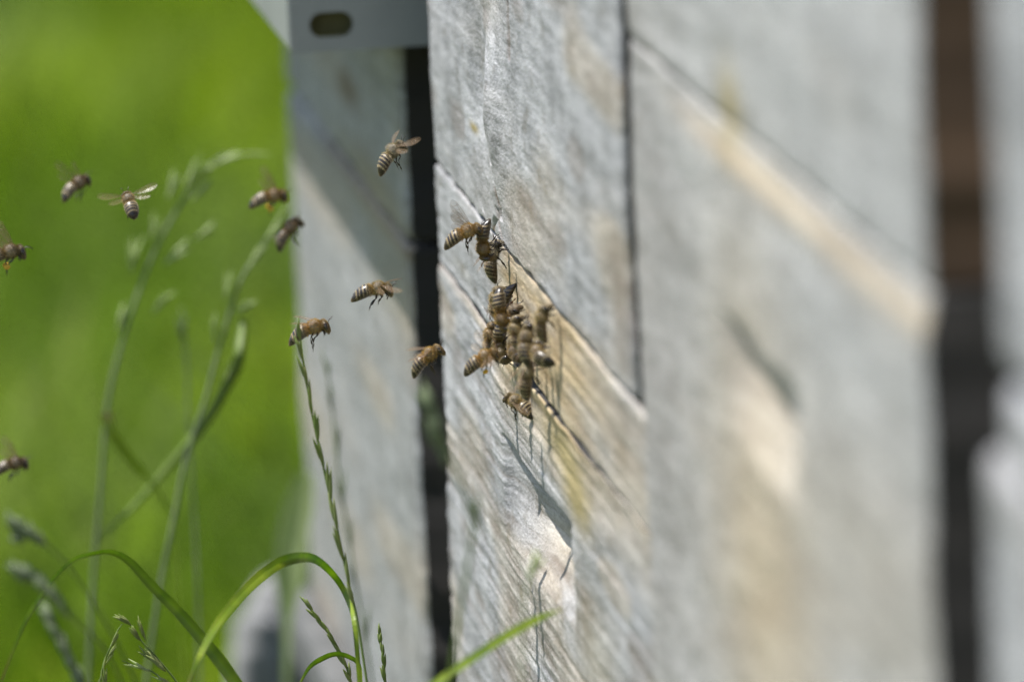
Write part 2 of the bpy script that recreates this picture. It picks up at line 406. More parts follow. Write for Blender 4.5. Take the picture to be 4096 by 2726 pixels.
# --- far hive
far = empty('beehive', (0, .47, 0))
tag(far, 'blurred far beehive at the left with a galvanised lid and a slotted metal plate', 'beehive', HG)
bf = base_relief(120)
def stain_far(Y, Z):
    y1_, z1_ = wall(1385, 350)[1:]; y2_, z2_ = wall(1500, 700)[1:]; y3, z3 = wall(1560, 1150)[1:]
    g_ = 1.3 * gauss(Y, Z, y1_, z1_, .03, .006) + .5 * gauss(Y, Z, y2_, z2_, .06, .006)
    g_ = g_ + .8 * np.exp(-((Z - zf + .003) / .0035) ** 2) * sstep(.62, .5, Y)
    return .3 * sstep(0, .3, vnoise(Y * 8, Z * 40, 91)), g_, .55 * gauss(Y, Z, y2_, z2_ - .01, .12, .012) + .3 * gauss(Y, Z, y3, z3, .08, .01)
zf = wall(1400, 680)[2]
for z0, z1, dx in ((zf + .0009, .60, 0), (.30, zf - .0009, .0)):
    board('front_board', far, .268, .690, z0, z1, .006, .0016, WOOD[1], int(z0 * 1000), bf, stain_far, r=.003)
hive_box(far, .272, .686, .30, .60); legs(far, .260, .686, .278)
# lid with a slot near its outer corner
LY = wall(1165, 215, -.04)[1]; LZ = wall(1165, 215, -.04)[2]
la = empty('tmp'); bpy.data.objects.remove(la)
def slot_plate(name, parent, yp, x0, x1, z0, z1, sx0, sx1, sz0, sz1, th, mat):
    """sheet facing -y with a rounded slot cut right through"""
    n = 24; inner = []; cr = (sz1 - sz0) / 2; cxl, cxr = sx0 + cr, sx1 - cr; czz = (sz0 + sz1) / 2
    for i in range(n):
        a = 2 * math.pi * i / n; c_ = cxr if math.cos(a) > 0 else cxl
        inner.append((c_ + cr * math.cos(a), czz + cr * math.sin(a)))
    outer = []
    for x, z in inner:
        dx, dz = x - (sx0 + sx1) / 2, z - czz
        k_ = min(((x1 if dx > 0 else x0) - (sx0 + sx1) / 2) / dx if abs(dx) > 1e-9 else 1e9, ((z1 if dz > 0 else z0) - czz) / dz if abs(dz) > 1e-9 else 1e9)
        outer.append(((sx0 + sx1) / 2 + dx * k_, czz + dz * k_))
    cor = [(x1, z1), (x0, z1), (x0, z0), (x1, z0)]
    for c_ in cor:                                   # snap the nearest ray to each corner
        j = min(range(n), key=lambda i_: (outer[i_][0] - c_[0]) ** 2 + (outer[i_][1] - c_[1]) ** 2); outer[j] = c_
    V = []
    for yy in (yp, yp + th):
        V += [(x, yy, z) for x, z in inner] + [(x, yy, z) for x, z in outer]
    Fc = []
    for i in range(n):
        j = (i + 1) % n
        Fc += [(i, n + i, n + j, j), (2 * n + i, 2 * n + j, 3 * n + j, 3 * n + i), (i, j, 2 * n + j, 2 * n + i), (n + i, 3 * n + i, 3 * n + j, n + j)]
    ox, oy, oz = parent.location
    V = np.array(V) - np.array([ox, oy, oz])
    return link(name, mesh_np(name, V, Fc, False), parent, mat)
s0 = wall; 
def on_y(px, py, Y): r_ = ray(px, py); return CAM + (Y - CAM[1]) / r_[1] * r_
a_, b_ = on_y(1238, 105, LY), on_y(1412, 95, LY); zc_ = on_y(1340, 98, LY)[2]
slot_plate('slotted_plate', far, LY, -.040, .10, LZ, LZ + .095, a_[0], b_[0], zc_ - .0042, zc_ + .0042, .0016, ZINC)
MB().box((-.0405, LY + .0017 - .47, LZ + .001), (-.0385, .735 - .47, LZ + .095), bev=.0006).build('lid_skirt', ZINC, far, False)
MB().box((-.034, LY + .006 - .47, LZ + .004), (.51, .735 - .47, LZ + .094), bev=.002).build('lid', DARKHOLE, far, False)

# landing board at the foot of the far hive
zl = wall(1245, 2330)[2]; Xl = 0.
while wall(1090, 2520, Xl)[2] < zl and Xl > -.2: Xl -= .0005
print('landing', zl, Xl)
MB().box((Xl * .55, .285 - .47, zl - .02), (-.001, .68 - .47, zl), bev=.003).build('landing_board', simple('grey_landing_wood', (.05, .052, .05), (.10, .10, .098), 30, .8), far, False)

# --- near hive, turned a little
def rotd(root, deg, piv):
    root.rotation_euler = (0, 0, math.radians(deg))
near = empty('beehive', (0, -.33, 0))
tag(near, 'strongly blurred near beehive right of centre with a cream worn board edge', 'beehive', HG)
bn = base_relief(220)
NJ = .6655
ny0, ny1 = -.61, -.485
nzt = .6165
def relief_near(Y, Z):
    h = bn(Y, Z) * 1.1
    ends = sstep(ny0, ny0 + .03, Y) * sstep(ny1, ny1 - .03, Y); u = np.clip((nzt + .003 * vnoise(Y * 25, 0 * Y, 5) - Z) / .030, -1, 1.2)
    prof = np.where(u < 0, 0, sstep(0, .08, u) * np.clip((1 - u) / .6, 0, 1))
    lip = .0016 * sstep(.002, .011, NJ - Z) * sstep(-.34, -.5, Y) 
    return h - .0058 * prof * ends + lip
def stain_near(Y, Z):
    lip = .62 * np.exp(-((Z - NJ + .0068) / .0042) ** 2) * sstep(-.36, -.52, Y)
    y1_, z1_ = wall(2890, 430)[1:]; y2_, z2_ = wall(3060, 2450)[1:]; y3, z3 = wall(2980, 1500)[1:]
    tan = lip + .6 * gauss(Y, Z, y2_, z2_, .09, .05) + .3 * gauss(Y, Z, y3, z3, .07, .05)
    return tan + .25 * gauss(Y, Z, wall(3500, 2300)[1], wall(3500, 2300)[2], .1, .03), .30 * gauss(Y, Z, -.36, .58, .08, .12), 1.0 * gauss(Y, Z, y1_, z1_, .016, .010)
NE = wall(3728, 1363, .0045)[1]; print('NE', NE)
board('front_board', near, NE + .002, -.329, NJ + .0002, .86, .008, .002, WOOD[2], 11, relief_near, stain_near, r=.0006, end=SIDE_BROWN)
board('front_board', near, NE, -.331, .44, NJ - .0002, .005, .001, WOOD[2], 12, relief_near, stain_near, r=.0006)
board('front_board', near, NE + .002, -.335, .36, .4385, .008, .002, WOOD[2], 13, relief_near, None, r=.004)
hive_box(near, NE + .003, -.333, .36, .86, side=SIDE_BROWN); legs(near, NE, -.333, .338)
lid(near, NE - .018, -.315, .8605, .92, -.02)
near.rotation_euler = (0, 0, math.radians(.55))

# --- nearest hive at the right border
nxt = empty('beehive', (0, -.88, 0))
tag(nxt, 'very blurred nearest beehive cut off by the right border of the photo', 'beehive', HG)
bx = base_relief(320)
board('front_board', nxt, -1.34, -.892, .668, .86, .008, .003, WOOD[3], 21, bx, None, r=.004)
board('front_board', nxt, -1.34, -.896, .6475, .667, .008, .002, WOOD[3], 22, bx, None, r=.004)
board('front_board', nxt, -1.34, -.850, .36, .6465, .008, .002, WOOD[3], 23, lambda Y, Z: bx(Y, Z) - .02 * sstep(-.872, -.849, Y) * sstep(.56, .60, Z) * sstep(.66, .63, Z) , None, r=.004)
hive_box(nxt, -1.338, -.89, .36, .86); legs(nxt, -1.338, -.89, .338)
lid(nxt, -1.36, -.87, .8605, .92, -.02)

# ------------------------------------------------------------------ bees
def bee_mat(name, rough=.42, fuzzy=False):
    m, t, p, out = new_mat(name)
    a = N(t, 'ShaderNodeAttribute', attribute_name='Col').outputs['Color']
    oi = N(t, 'ShaderNodeObjectInfo').outputs['Color']
    at2 = N(t, 'ShaderNodeAttribute', attribute_name='Fur').outputs['Fac']
    c = mix(t, at2, a, mix(t, 1., oi, mix(t, .8, (1, 1, 1), a), 'MULTIPLY'))
    rn = N(t, 'ShaderNodeMapRange'); t.links.new(N(t, 'ShaderNodeObjectInfo').outputs['Random'], rn.inputs[0]); rn.inputs[3].default_value = .72; rn.inputs[4].default_value = 1.2
    cb = N(t, 'ShaderNodeCombineColor'); [t.links.new(rn.outputs[0], cb.inputs[i_]) for i_ in range(3)]
    c = mix(t, 1., c, cb.outputs[0], 'MULTIPLY')
    t.links.new(c, p.inputs['Base Color']); p.inputs['Roughness'].default_value = rough
    if not fuzzy:
        r_ = N(t, 'ShaderNodeMapRange'); t.links.new(at2, r_.inputs[0]); r_.inputs[3].default_value = .30; r_.inputs[4].default_value = .85
        t.links.new(r_.outputs[0], p.inputs['Roughness'])
        tc = N(t, 'ShaderNodeTexCoord').outputs['Object']
        b = N(t, 'ShaderNodeBump'); b.inputs['Strength'].default_value = .35; b.inputs['Distance'].default_value = .00008
        t.links.new(noise(t, tc, 6000), b.inputs['Height']); t.links.new(b.outputs[0], p.inputs['Normal'])
    return m
BODY = bee_mat('bee_body'); FUZZ = bee_mat('bee_fuzz', .6, True)
EYE = simple('bee_eye', (.006, .004, .003), (.02, .012, .008), 3000, .12, spec=.8, bump=0)
LEGM = simple('bee_leg', (.012, .008, .005), (.045, .025, .012), 900, .35, bump=.1)
BROWNLEG = simple('bee_leg_brown', (.12, .035, .012), (.20, .07, .02), 900, .35, bump=.1)
POLLEN = simple('pollen', (.55, .30, .03), (.75, .48, .06), 2500, .9, bump=.5, dist=.0002)
VEIN = simple('wing_vein', (.10, .055, .025), (.16, .09, .04), 900, .4, bump=0)
m, t, p, out = new_mat('wing_membrane')
p.inputs['Base Color'].default_value = (.26, .18, .10, 1); p.inputs['Roughness'].default_value = .22
p.inputs['Alpha'].default_value = .11; p.inputs['Specular IOR Level'].default_value = .5
b = N(t, 'ShaderNodeBump'); b.inputs['Strength'].default_value = .5; b.inputs['Distance'].default_value = .0003
t.links.new(noise(t, N(t, 'ShaderNodeTexCoord').outputs['Object'], 900), b.inputs['Height']); t.links.new(b.outputs[0], p.inputs['Normal'])
WINGM = m
MM = .001
ST = np.array([(-9.2, -1.35, .05, .05), (-9.05, -1.27, .45, .42), (-8.6, -1.05, 1.05, .95), (-7.7, -.78, 1.7, 1.5), (-6.5, -.48, 2.15, 1.9), (-5.2, -.22, 2.35, 2.1),
      (-4.0, -.05, 2.35, 2.1), (-3.1, .0, 2.1, 1.9), (-2.5, .02, 1.6, 1.5), (-2.1, 0, .95, .95), (-1.85, .05, 1.05, 1.1), (-1.4, .1, 1.6, 1.65), (-.4, .2, 1.95, 1.95),
      (.6, .2, 1.95, 1.95), (1.3, .1, 1.5, 1.5), (1.75, -.05, 1.15, 1.15), (1.95, -.12, 1.0, 1.0), (2.1, -.18, 1.1, 1.1), (2.3, -.3, 1.45, 1.35), (2.7, -.45, 1.8, 1.75), (3.2, -.6, 1.7, 1.75), (3.6, -.78, 1.25, 1.4), (3.85, -.95, .7, .9), (3.95, -1.0, .08, .1)])
def body_geo(curl):
    t0 = np.arange(len(ST)); tt = np.linspace(0, len(ST) - 1, 116)
    st = np.stack([np.interp(tt, t0, ST[:, k_]) for k_ in range(4)], 1)
    st[:, 2:] = np.maximum(st[:, 2:], .03)
    for _ in range(2): st[1:-1] = (st[:-2] + 2 * st[1:-1] + st[2:]) / 4
    seg = 28; V = []; Cc = []; Fu = []; Nn = []
    for x, zc, hw, hh in st:
        zz = zc; xx = x
        if x < -2.2:
            d = -2.2 - x; zz = zc - curl * d * d; xx = x + curl * curl * d * d * d * .5
            ph = ((d) % 1.12) / 1.12; k_ = 1 + .035 * (1 - ph) * min(1, d); hw *= k_; hh *= k_
        for k_ in range(seg):
            a = 2 * math.pi * k_ / seg; cy, sz = math.cos(a), math.sin(a)
            y = hw * cy; z = hh * sz
            if x > 2.15:                       # triangular head, muzzle drawn down
                low = max(0, -sz); y *= 1 - .5 * low; z *= 1 + .45 * low
                y *= .9 + .1 * abs(cy)
            if x < -2.2: z *= .85 if sz < 0 else 1.0
            V.append((xx, y, zz + z))
            if x < -2.4:
                d = -2.4 - x; seg_i = int(d / 1.12); ph = (d % 1.12) / 1.12
                dark = np.array([.022, .015, .010]); cream = np.array([.29, .23, .13])
                w = 0
                if 1 <= seg_i <= 4: w = max(0, min(1, (.42 - ph) / .12)) * (.35 + .65 * min(1, max(0, sz + .6)))
                if seg_i == 0: w = .15 + .5 * max(0, .5 - ph)
                if sz < -.35: w = w * .4 + .10; dark = np.array([.035, .024, .014])
                Cc.append(dark * (1 - w) + cream * w); Fu.append(min(1, w * .35))
            elif x < 2.0: k5 = .30 + .25 * math.sin(x * 5.1 + k_ * .9) * math.cos(k_ * 1.7 + x * 2.3); Cc.append(np.array([.30, .26, .22]) * (.5 if sz > .75 and -1. < x < .8 else 1) * (1 + k5)); Fu.append(.62 if abs(x + 2.) > .3 else .9)
            else: Cc.append(np.array([.10, .075, .05]) if sz < .3 else np.array([.14, .11, .07])); Fu.append(.65)
    n = len(st); Fc = [(i * seg + k_, i * seg + (k_ + 1) % seg, (i + 1) * seg + (k_ + 1) % seg, (i + 1) * seg + k_) for i in range(n - 1) for k_ in range(seg)]
    Fc = [f[::-1] for f in Fc]
    Fc += [tuple(range(seg)), tuple((n - 1) * seg + k_ for k_ in range(seg))[::-1]]
    return np.array(V) * MM, Fc, np.array(Cc), np.array(Fu), n, seg
def add_fur(me, fu):
    a = me.attributes.new('Fur', 'FLOAT', 'POINT'); a.data.foreach_set('value', np.asarray(fu, np.float32))
BM = {}
for curl in (0., .022, .055):
    V, Fc, Cc, Fu, n, seg = body_geo(curl)
    me = mesh_np('body', V, Fc, True, Cc, mats=[BODY]); add_fur(me, Fu)
    # fuzz: fine tapering hairs
    G = V.reshape(n, seg, 3) / MM; HV = []; HF = []; HC = []; HU = []
    for _ in range(5200):
        i = rng.integers(2, n - 2); k_ = rng.integers(0, seg); p0 = G[i, k_]; cen = G[i].mean(0); x = p0[0]
        nr = _n(p0 - cen + 1e-6)
        if -1.9 < x < 1.9: L, pr, col, fu = 1.0, (1 if not (nr[2] > .85 and -.8 < x < .8) else .4), np.array([1.5, 1.4, 1.2]) * rng.uniform(.5, 1.1), 1
        elif x >= 1.9: L, pr, col, fu = .6, 1, np.array([.8, .72, .6]), .9
        elif x > -3.1: L, pr, col, fu = .9, 1, np.array([1.5, 1.35, 1.1]), .9
        else:
            ph = ((-2.4 - x) % 1.12) / 1.12; L, pr, col, fu = (.32, .8, np.array([.62, .50, .30]), 0) if ph < .5 and x > -7.6 else (.22, .35, np.array([.25, .17, .08]), 0)
        if rng.random() > pr: continue
        L *= rng.uniform(.6, 1.25); dirn = _n(nr + np.array([-.55, 0, 0]) + rng.normal(0, .28, 3)); sd = _n(np.cross(dirn, rng.normal(0, 1, 3))) * .038
        sd2 = np.cross(dirn, sd); b0 = len(HV); q0 = p0 - nr * .05
        HV += [q0 + sd, q0 - .5 * sd + .87 * sd2, q0 - .5 * sd - .87 * sd2, q0 + dirn * L]
        HF += [(b0, b0 + 1, b0 + 3), (b0 + 1, b0 + 2, b0 + 3), (b0 + 2, b0, b0 + 3)]
        HC += [col * rng.uniform(.7, 1.15)] * 4; HU += [fu] * 4
    fz = mesh_np('fuzz', np.array(HV) * MM, HF, False, np.array(HC), mats=[FUZZ]); add_fur(fz, HU)
    BM[curl] = (me, fz)
def ellipsoid(c, r, rot=None, nu=14, nv=10):
    V = []; Fc = []
    for i in range(nv + 1):
        th = math.pi * i / nv
        for k_ in range(nu):
            a = 2 * math.pi * k_ / nu; p_ = np.array([r[0] * math.sin(th) * math.cos(a), r[1] * math.sin(th) * math.sin(a), r[2] * math.cos(th)])
            if rot is not None: p_ = rot @ p_
            V.append(p_ + c)
    for i in range(nv):
        for k_ in range(nu): Fc.append((i * nu + k_, (i + 1) * nu + k_, (i + 1) * nu + (k_ + 1) % nu, i * nu + (k_ + 1) % nu))
    return np.array(V), Fc
EYES = {}
for s in (1, -1):
    a = math.radians(14 * s); R_ = np.array([[1, 0, 0], [0, math.cos(a), -math.sin(a)], [0, math.sin(a), math.cos(a)]])
    v, f = ellipsoid(np.array([2.95, s * 1.42, -.55]), (.62, .5, 1.15), R_); EYES[s] = mesh_np('eye', v * MM, f, mats=[EYE])
def tube_mesh(name, pts, rad, mat, seg=7, sub=1, squash=1.):
    b_ = MB(); b_.tube(np.array(pts) * MM, np.array(rad) * MM, seg, squash); return mesh_np(name, np.array(b_.V), b_.F, mats=[mat])
ANT = {}
for v_, (e_, f_) in enumerate([((4.3, .75, .55), (5.6, 1.5, .9)), ((4.6, .6, .2), (6.2, 1.0, -1.0)), ((4.1, .9, .5), (4.9, 2.6, .0))]):
    for s in (1, -1):
        P_ = [(3.5, s * .35, -.4), (3.9, s * .5, .0), (e_[0], s * e_[1], e_[2]), ((e_[0] + f_[0]) / 2 + .1, s * (e_[1] + f_[1]) / 2, (e_[2] + f_[2]) / 2 + .15), (f_[0], s * f_[1], f_[2])]
        ANT[v_, s] = tube_mesh('antenna', P_, [.10, .085, .085, .095, .06], LEGM, 6)
LEGP = {
 'cling': [[(1.4, .9, -1.2), (2.6, 1.9, -1.5), (3.4, 2.4, -2.8), (4.3, 2.7, -3.7)], [(.1, 1., -1.4), (.2, 2.6, -1.3), (.1, 3.5, -2.7), (.0, 4.5, -3.7)], [(-1.1, 1., -1.3), (-2.3, 2.4, -1.3), (-3.7, 3., -2.5), (-5.1, 3.3, -3.7)]],
 'reach': [[(1.4, .9, -1.2), (2.9, 1.5, -2.3), (3.2, 1.7, -3.6), (4.0, 1.7, -4.4)], [(.1, 1., -1.4), (1.0, 1.8, -2.4), (1.6, 2.1, -3.8), (2.2, 2.4, -4.5)], [(-1.1, 1., -1.3), (-1.9, 1.7, -2.6), (-3.6, 1.9, -4.0), (-4.3, 2.2, -5.2)]],
 'fly': [[(1.4, .9, -1.2), (2.3, 1.2, -2.2), (1.6, 1.3, -3.0), (1.9, 1.2, -3.6)], [(.1, 1., -1.4), (.2, 1.5, -2.8), (-.9, 1.5, -3.7), (-1.3, 1.5, -4.6)], [(-1.1, 1., -1.3), (-1.6, 1.5, -2.9), (-3.4, 1.6, -4.3), (-4.4, 1.5, -5.7)]],
 'dangle': [[(1.4, .9, -1.2), (2.2, 1.1, -2.3), (1.5, 1.2, -2.9), (1.6, 1.1, -3.4)], [(.1, 1., -1.4), (-.3, 1.5, -2.6), (-1.4, 1.4, -2.9), (-2.3, 1.3, -3.6)], [(-1.1, 1., -1.3), (-2.2, 1.4, -2.4), (-2.6, 1.5, -4.6), (-3.2, 1.5, -6.4)]]}
LEGS = {}
for pose, L3 in LEGP.items():
    for li, P_ in enumerate(L3):
        for s in (1, -1):
            for v_ in (0, 1):
                Q = [np.array(p_) * (1, s, 1) for p_ in P_]
                j = rng.normal(0, .22, (4, 3)); j[0] = 0
                if pose == 'cling': j[3, 2] *= .2
                Q = [q_ + j_ for q_, j_ in zip(Q, j)]
                fm = .27 if li < 2 else .34; tb = .20 if li < 2 else .46; ts = .13 if li < 2 else .26
                pts = [Q[0], Q[0] * .45 + Q[1] * .55, Q[1] * .94 + Q[0] * .06, Q[1] * .9 + Q[2] * .1, Q[1] * .35 + Q[2] * .65, Q[2], Q[2] * .8 + Q[3] * .2, Q[2] * .55 + Q[3] * .45, Q[2] * .45 + Q[3] * .55, Q[3]]
                rd = [.2, fm, .15, .15, tb, .12, ts, ts * .9, .08, .05]
                LEGS[pose, li, s, v_] = tube_mesh('leg', pts, rd, LEGM, 7, squash=.65 if li == 2 else 1)
# wings: outline in (span, chord) millimetres, membrane with a fine thickness, veins as tubes
FW = [(0, .15), (1.5, .45), (3.5, .62), (6, .75), (8, .6), (9., .1), (9.3, -.6), (9.0, -1.5), (7.8, -2.3), (6.2, -2.45), (4.4, -2.0), (2.2, -1.1), (.6, -.4)]
HW = [(0, .1), (1.5, .2), (3.4, .25), (5.2, .1), (6.2, -.4), (6.3, -1.1), (5.5, -1.8), (4.0, -2.1), (2.3, -1.8), (.9, -.9)]
FVN = [[(0, .1), (2, .42), (4, .58), (6, .70), (8, .55)], [(0, 0), (2.2, -.1), (4.2, -.3), (5.6, -.2), (7.6, .3)], [(0, -.1), (2.4, -.7), (4.6, -1.1), (6.6, -1.4), (8.2, -1.6)], [(4.2, -.3), (4.6, -1.1)], [(5.6, -.2), (6.4, -1.35)], [(2.0, -.15), (2.5, -.7)], [(7.0, .1), (7.5, -1.4)]]
HVN = [[(0, 0), (2, 0), (4, .05), (5.6, -.2)], [(0, -.1), (2, -.7), (3.6, -1.2), (5, -1.5)], [(2.4, 0), (2.8, -.95)]]
WM = {}
for key, out_, vn in (('fore', FW, FVN), ('hind', HW, HVN)):
    for s in (1, -1):
        C_ = crom([(a, b, 0) for a, b in out_] + [(out_[0][0], out_[0][1], 0)], 3)[:-1]; cen = C_.mean(0); rings = []
        V = []; nn = len(C_)
        for lay in (0, 1):
            for f_ in (1., .6, .25):
                for p_ in C_:
                    q_ = cen + (p_ - cen) * f_; z_ = .12 * math.sin(q_[1] * 2.1) * min(1, q_[0] / 4) + (.012 if lay else -.012) * (0 if f_ == 1 else 1)
                    V.append((q_[0], -s * q_[1], z_))
        Fc = []
        for lay in (0, 1):
            o_ = lay * 3 * nn
            for r_ in (0, 1):
                for i in range(nn):
                    j = (i + 1) % nn; f_ = (o_ + r_ * nn + i, o_ + r_ * nn + j, o_ + (r_ + 1) * nn + j, o_ + (r_ + 1) * nn + i); Fc.append(f_ if lay else f_[::-1])
            f_ = tuple(o_ + 2 * nn + i for i in range(nn)); Fc.append(f_ if lay else f_[::-1])
        for i in range(nn):
            j = (i + 1) % nn; Fc.append((i, 3 * nn + i, 3 * nn + j, j))
        wm = mesh_np('wing', np.array(V) * MM, Fc, mats=[WINGM])
        b_ = MB()
        for pl in vn:
            pc = crom([(a, -s * b, .12 * math.sin(b * 2.1) * min(1, a / 4)) for a, b in pl], 4); b_.tube(pc * MM, np.linspace(.055, .03, len(pc)) * MM, 4)
        WM[key, s] = (wm, mesh_np('vein', np.array(b_.V), b_.F, mats=[VEIN]))
v, f = ellipsoid(np.array([0, 0, 0]), (.95, .6, .75)); POL = mesh_np('pollen_load', v * MM * (1, 1, 1), f, mats=[POLLEN])

def frame_m(ex, ey_hint, loc):
    ex = Vector(ex).normalized(); ez = Vector(ey_hint); ez = (ez - ex * ez.dot(ex)).normalized(); ey = ez.cross(ex)
    m_ = Matrix.Identity(4)
    for i in range(3): m_[i][0], m_[i][1], m_[i][2], m_[i][3] = ex[i], ey[i], ez[i], loc[i]
    return m_
WPOSE = {'folded': [((-1, .28, .06), (0, 0, 1)), ((-1, .34, -.02), (0, 0, 1))],
         'half': [((-.75, .75, .35), (.2, .2, 1)), ((-.9, .6, .2), (.1, .2, 1))],
         'spread': [((.10, 1, .25), (-.2, -.2, 1)), ((-.25, 1, .15), (-.2, -.1, 1))],
         'up': [((-.25, .45, 1), (-.5, -1, .3)), ((-.5, .5, .8), (-.5, -1, .3))],
         'forward': [((.75, .75, -.15), (.1, .3, 1)), ((.35, 1, -.2), (.1, .3, 1))],
         'down': [((.2, .8, -.75), (0, .7, 1)), ((-.1, .9, -.6), (0, .7, 1))]}
FURS = {'orange': (.34, .225, .055, 1), 'gold': (.29, .22, .08, 1), 'grey': (.26, .23, .14, 1), 'brown': (.20, .135, .045, 1)}
bees = []
def bee(pos, fwd, dorsal, label, group, legs_='fly', wings='spread', fur='gold', curl=.022, ant=0, lv=0, pollen=False, brown=False, scale=1.):
    if scale == 1.: scale = .95 + .1 * ((len(bees) * 37) % 11) / 10
    root = empty('honey_bee'); root.matrix_world = frame_m(fwd, dorsal, Vector(pos)) @ Matrix.Scale(scale, 4)
    tag(root, label, 'bee', group)
    me, fz = BM[curl]; o_ = link('body', me, root); o_.color = FURS[fur]
    o2 = link('fuzz', fz, root); o2.color = FURS[fur]
    for s in (1, -1):
        link('eye', EYES[s], root); link('antenna', ANT[ant, s], root)
        for li in range(3):
            l_ = link('leg', LEGS[legs_, li, s, lv], root)
            if brown and li == 2:
                l_.material_slots[0].link = 'OBJECT'; l_.material_slots[0].material = BROWNLEG
            if pollen and li == 2:
                q = LEGP[legs_][2]; c_ = (Vector(q[1]) * .4 + Vector(q[2]) * .6) * MM; c_.y *= s; c_.y += s * .0003
                pl = link('pollen_load', POL, l_); pl.location = c_
        for wi, key in enumerate(('fore', 'hind')):
            d_, n_ = WPOSE[wings][wi]; d_ = Vector((d_[0], d_[1] * s, d_[2])); n_ = Vector((n_[0], n_[1] * s, n_[2]))
            rt = Vector((.9 - .9 * wi, s * 1.45, 1.15 - .2 * wi)) * MM
            # chord must trail: local +y of the wing for s=+1
            mm_ = frame_m(d_, n_, rt)
            w_, vn_ = WM[key, s]
            wo_ = link('wing', w_, root); wo_.matrix_local = mm_
            link('vein', vn_, wo_)
    bees.append(root); return root
GF = 'honey bees flying in front of the hives'; GC = 'honey bees gathered at the entrance of the middle hive'
def flyb(px, py, d, f, up, label, **k): return bee(at(px, py, d), cdir(*f), cdir(*up), label, GF, **k)
WN = Vector((-1, 0, 0))
def wallb(px, py, ang, label, off=.0037, tilt=0., **k):
    """clinging to the front of the middle hive; ang in the wall plane: 90 is head up, 0 is head towards the camera"""
    a = math.radians(ang); f = Vector((0, -math.cos(a), math.sin(a))); n_ = (WN + f * math.tan(math.radians(tilt))).normalized()
    f = (f - n_ * f.dot(n_)).normalized(); k.setdefault('legs_', 'cling'); k.setdefault('wings', 'folded')
    return bee(wall(px, py, -off), f, n_, label, GC, **k)
# flying
flyb(1578, 600, 2.615, (.64, .72, -.16), (-.62, .52, .42), 'grey banded bee hovering alone beside the upper dark gap, one wing stretched right', wings='forward', fur='grey', legs_='dangle', ant=0, scale=.97)
flyb(318, 728, 2.49, (.66, .50, -.45), (-.45, .80, .30), 'blurred bee nearest the top left of the meadow, flying up to the right', wings='up', fur='brown', legs_='fly', scale=.86)
flyb(514, 797, 2.58, (-.22, .58, -.66), (-.05, .72, .68), 'bee seen from behind over the meadow, both wings spread wide and black tail tip', wings='spread', fur='gold', legs_='fly', curl=0., scale=.88)
flyb(1100, 780, 2.47, (.96, .22, -.12), (-.15, .93, .30), 'blurred bee with a round orange pollen ball, just left of the far hive', wings='up', fur='orange', legs_='dangle', pollen=True, scale=.9)
flyb(1165, 905, 2.47, (.62, .74, -.15), (-.72, .62, .25), 'blurred bee climbing steeply below the one with the orange pollen ball', wings='folded', fur='brown', legs_='dangle', lv=1, scale=.88)
flyb(46, 1005, 2.56, (.96, .26, -.1), (-.2, .95, .2), 'bee with yellow pollen cut off by the left border, upper of the two there', wings='up', fur='gold', legs_='dangle', pollen=True, ant=1)
flyb(66, 1850, 2.48, (.95, .26, -.2), (-.25, .93, .25), 'blurred bee low at the left border, lower of the two there', wings='up', fur='brown', legs_='fly', scale=.86)
flyb(1518, 1153, 2.60, (.97, .17, .05), (-.1, .93, .25), 'bee flying level in front of the far hive, pale wing raised ahead of its head', wings='forward', fur='gold', legs_='fly', curl=.022)
flyb(1262, 1306, 2.60, (.93, .34, .10), (-.3, .92, .15), 'bee with dark bent legs crossing behind the tip of a thin grass spike', wings='half', fur='orange', legs_='dangle', ant=0)
flyb(1723, 1414, 2.585, (.74, .62, .12), (-.60, .72, .25), 'bee flying over the lower dark gap, left of the entrance crowd, legs hanging down', wings='half', fur='orange', legs_='dangle', lv=1)
flyb(1877, 922, 2.60, (.90, .38, .12), (-.40, .85, .30), 'orange furred bee arriving left of the topmost clinging bee', wings='up', fur='orange', legs_='dangle')
flyb(1945, 1424, 2.56, (.84, .48, .05), (-.40, .70, .60), 'blurred bee with yellow pollen flying into the entrance crowd from the left', wings='spread', fur='orange', legs_='fly', pollen=True)
# at the entrance
wallb(1934, 995, 272, 'dark bee with orange stripes, tail up, partly hidden by the topmost clinging bee', off=.0085, curl=.022, fur='orange', wings='folded', legs_='fly')
wallb(1972, 1008, 92, 'topmost clinging bee, head up at the board joint, brown wing hanging to the left', off=.0038, tilt=13, curl=.022, fur='grey', wings='half', legs_='reach')
wallb(1984, 1190, 80, 'bee clinging head up right below the topmost one, wings folded down its back', off=.0050, tilt=9, curl=.055, fur='gold', legs_='reach', ant=1)
wallb(2018, 1248, 268, 'bee head down with a dark shiny tail and one orange band, beside a brown leg', off=.0032, curl=.055, fur='gold', brown=True)
wallb(2010, 1275, 285, 'pale striped bee with tail up and head down in the middle of the crowd', off=.0075, tilt=8, curl=.0, fur='orange', wings='half')
wallb(2062, 1310, 96, 'long dark bee clinging head up at the centre of the crowd', off=.0050, curl=.055, fur='gold', legs_='reach', lv=1)
wallb(1963, 1335, 86, 'orange furred bee head up at the left edge of the crowd', off=.0068, tilt=9, curl=.055, fur='orange', legs_='reach')
wallb(2000, 1388, 265, 'bee showing only its striped tail above the eye of the bee looking down', off=.0045, curl=.022, fur='gold', lv=1)
wallb(2004, 1412, 318, 'bee facing down into the slit with its glossy eye turned to the viewer', off=.0045, tilt=10, curl=.022, fur='gold')
wallb(2105, 1345, 118, 'blurred bee between the dark central bee and the right end of the crowd', off=.0060, tilt=14, curl=.022, fur='gold', legs_='reach')
wallb(2168, 1262, 76, 'blurred bee clinging apart on the tan board near the upper joint', off=.0040, tilt=8, curl=.022, fur='gold', legs_='reach')
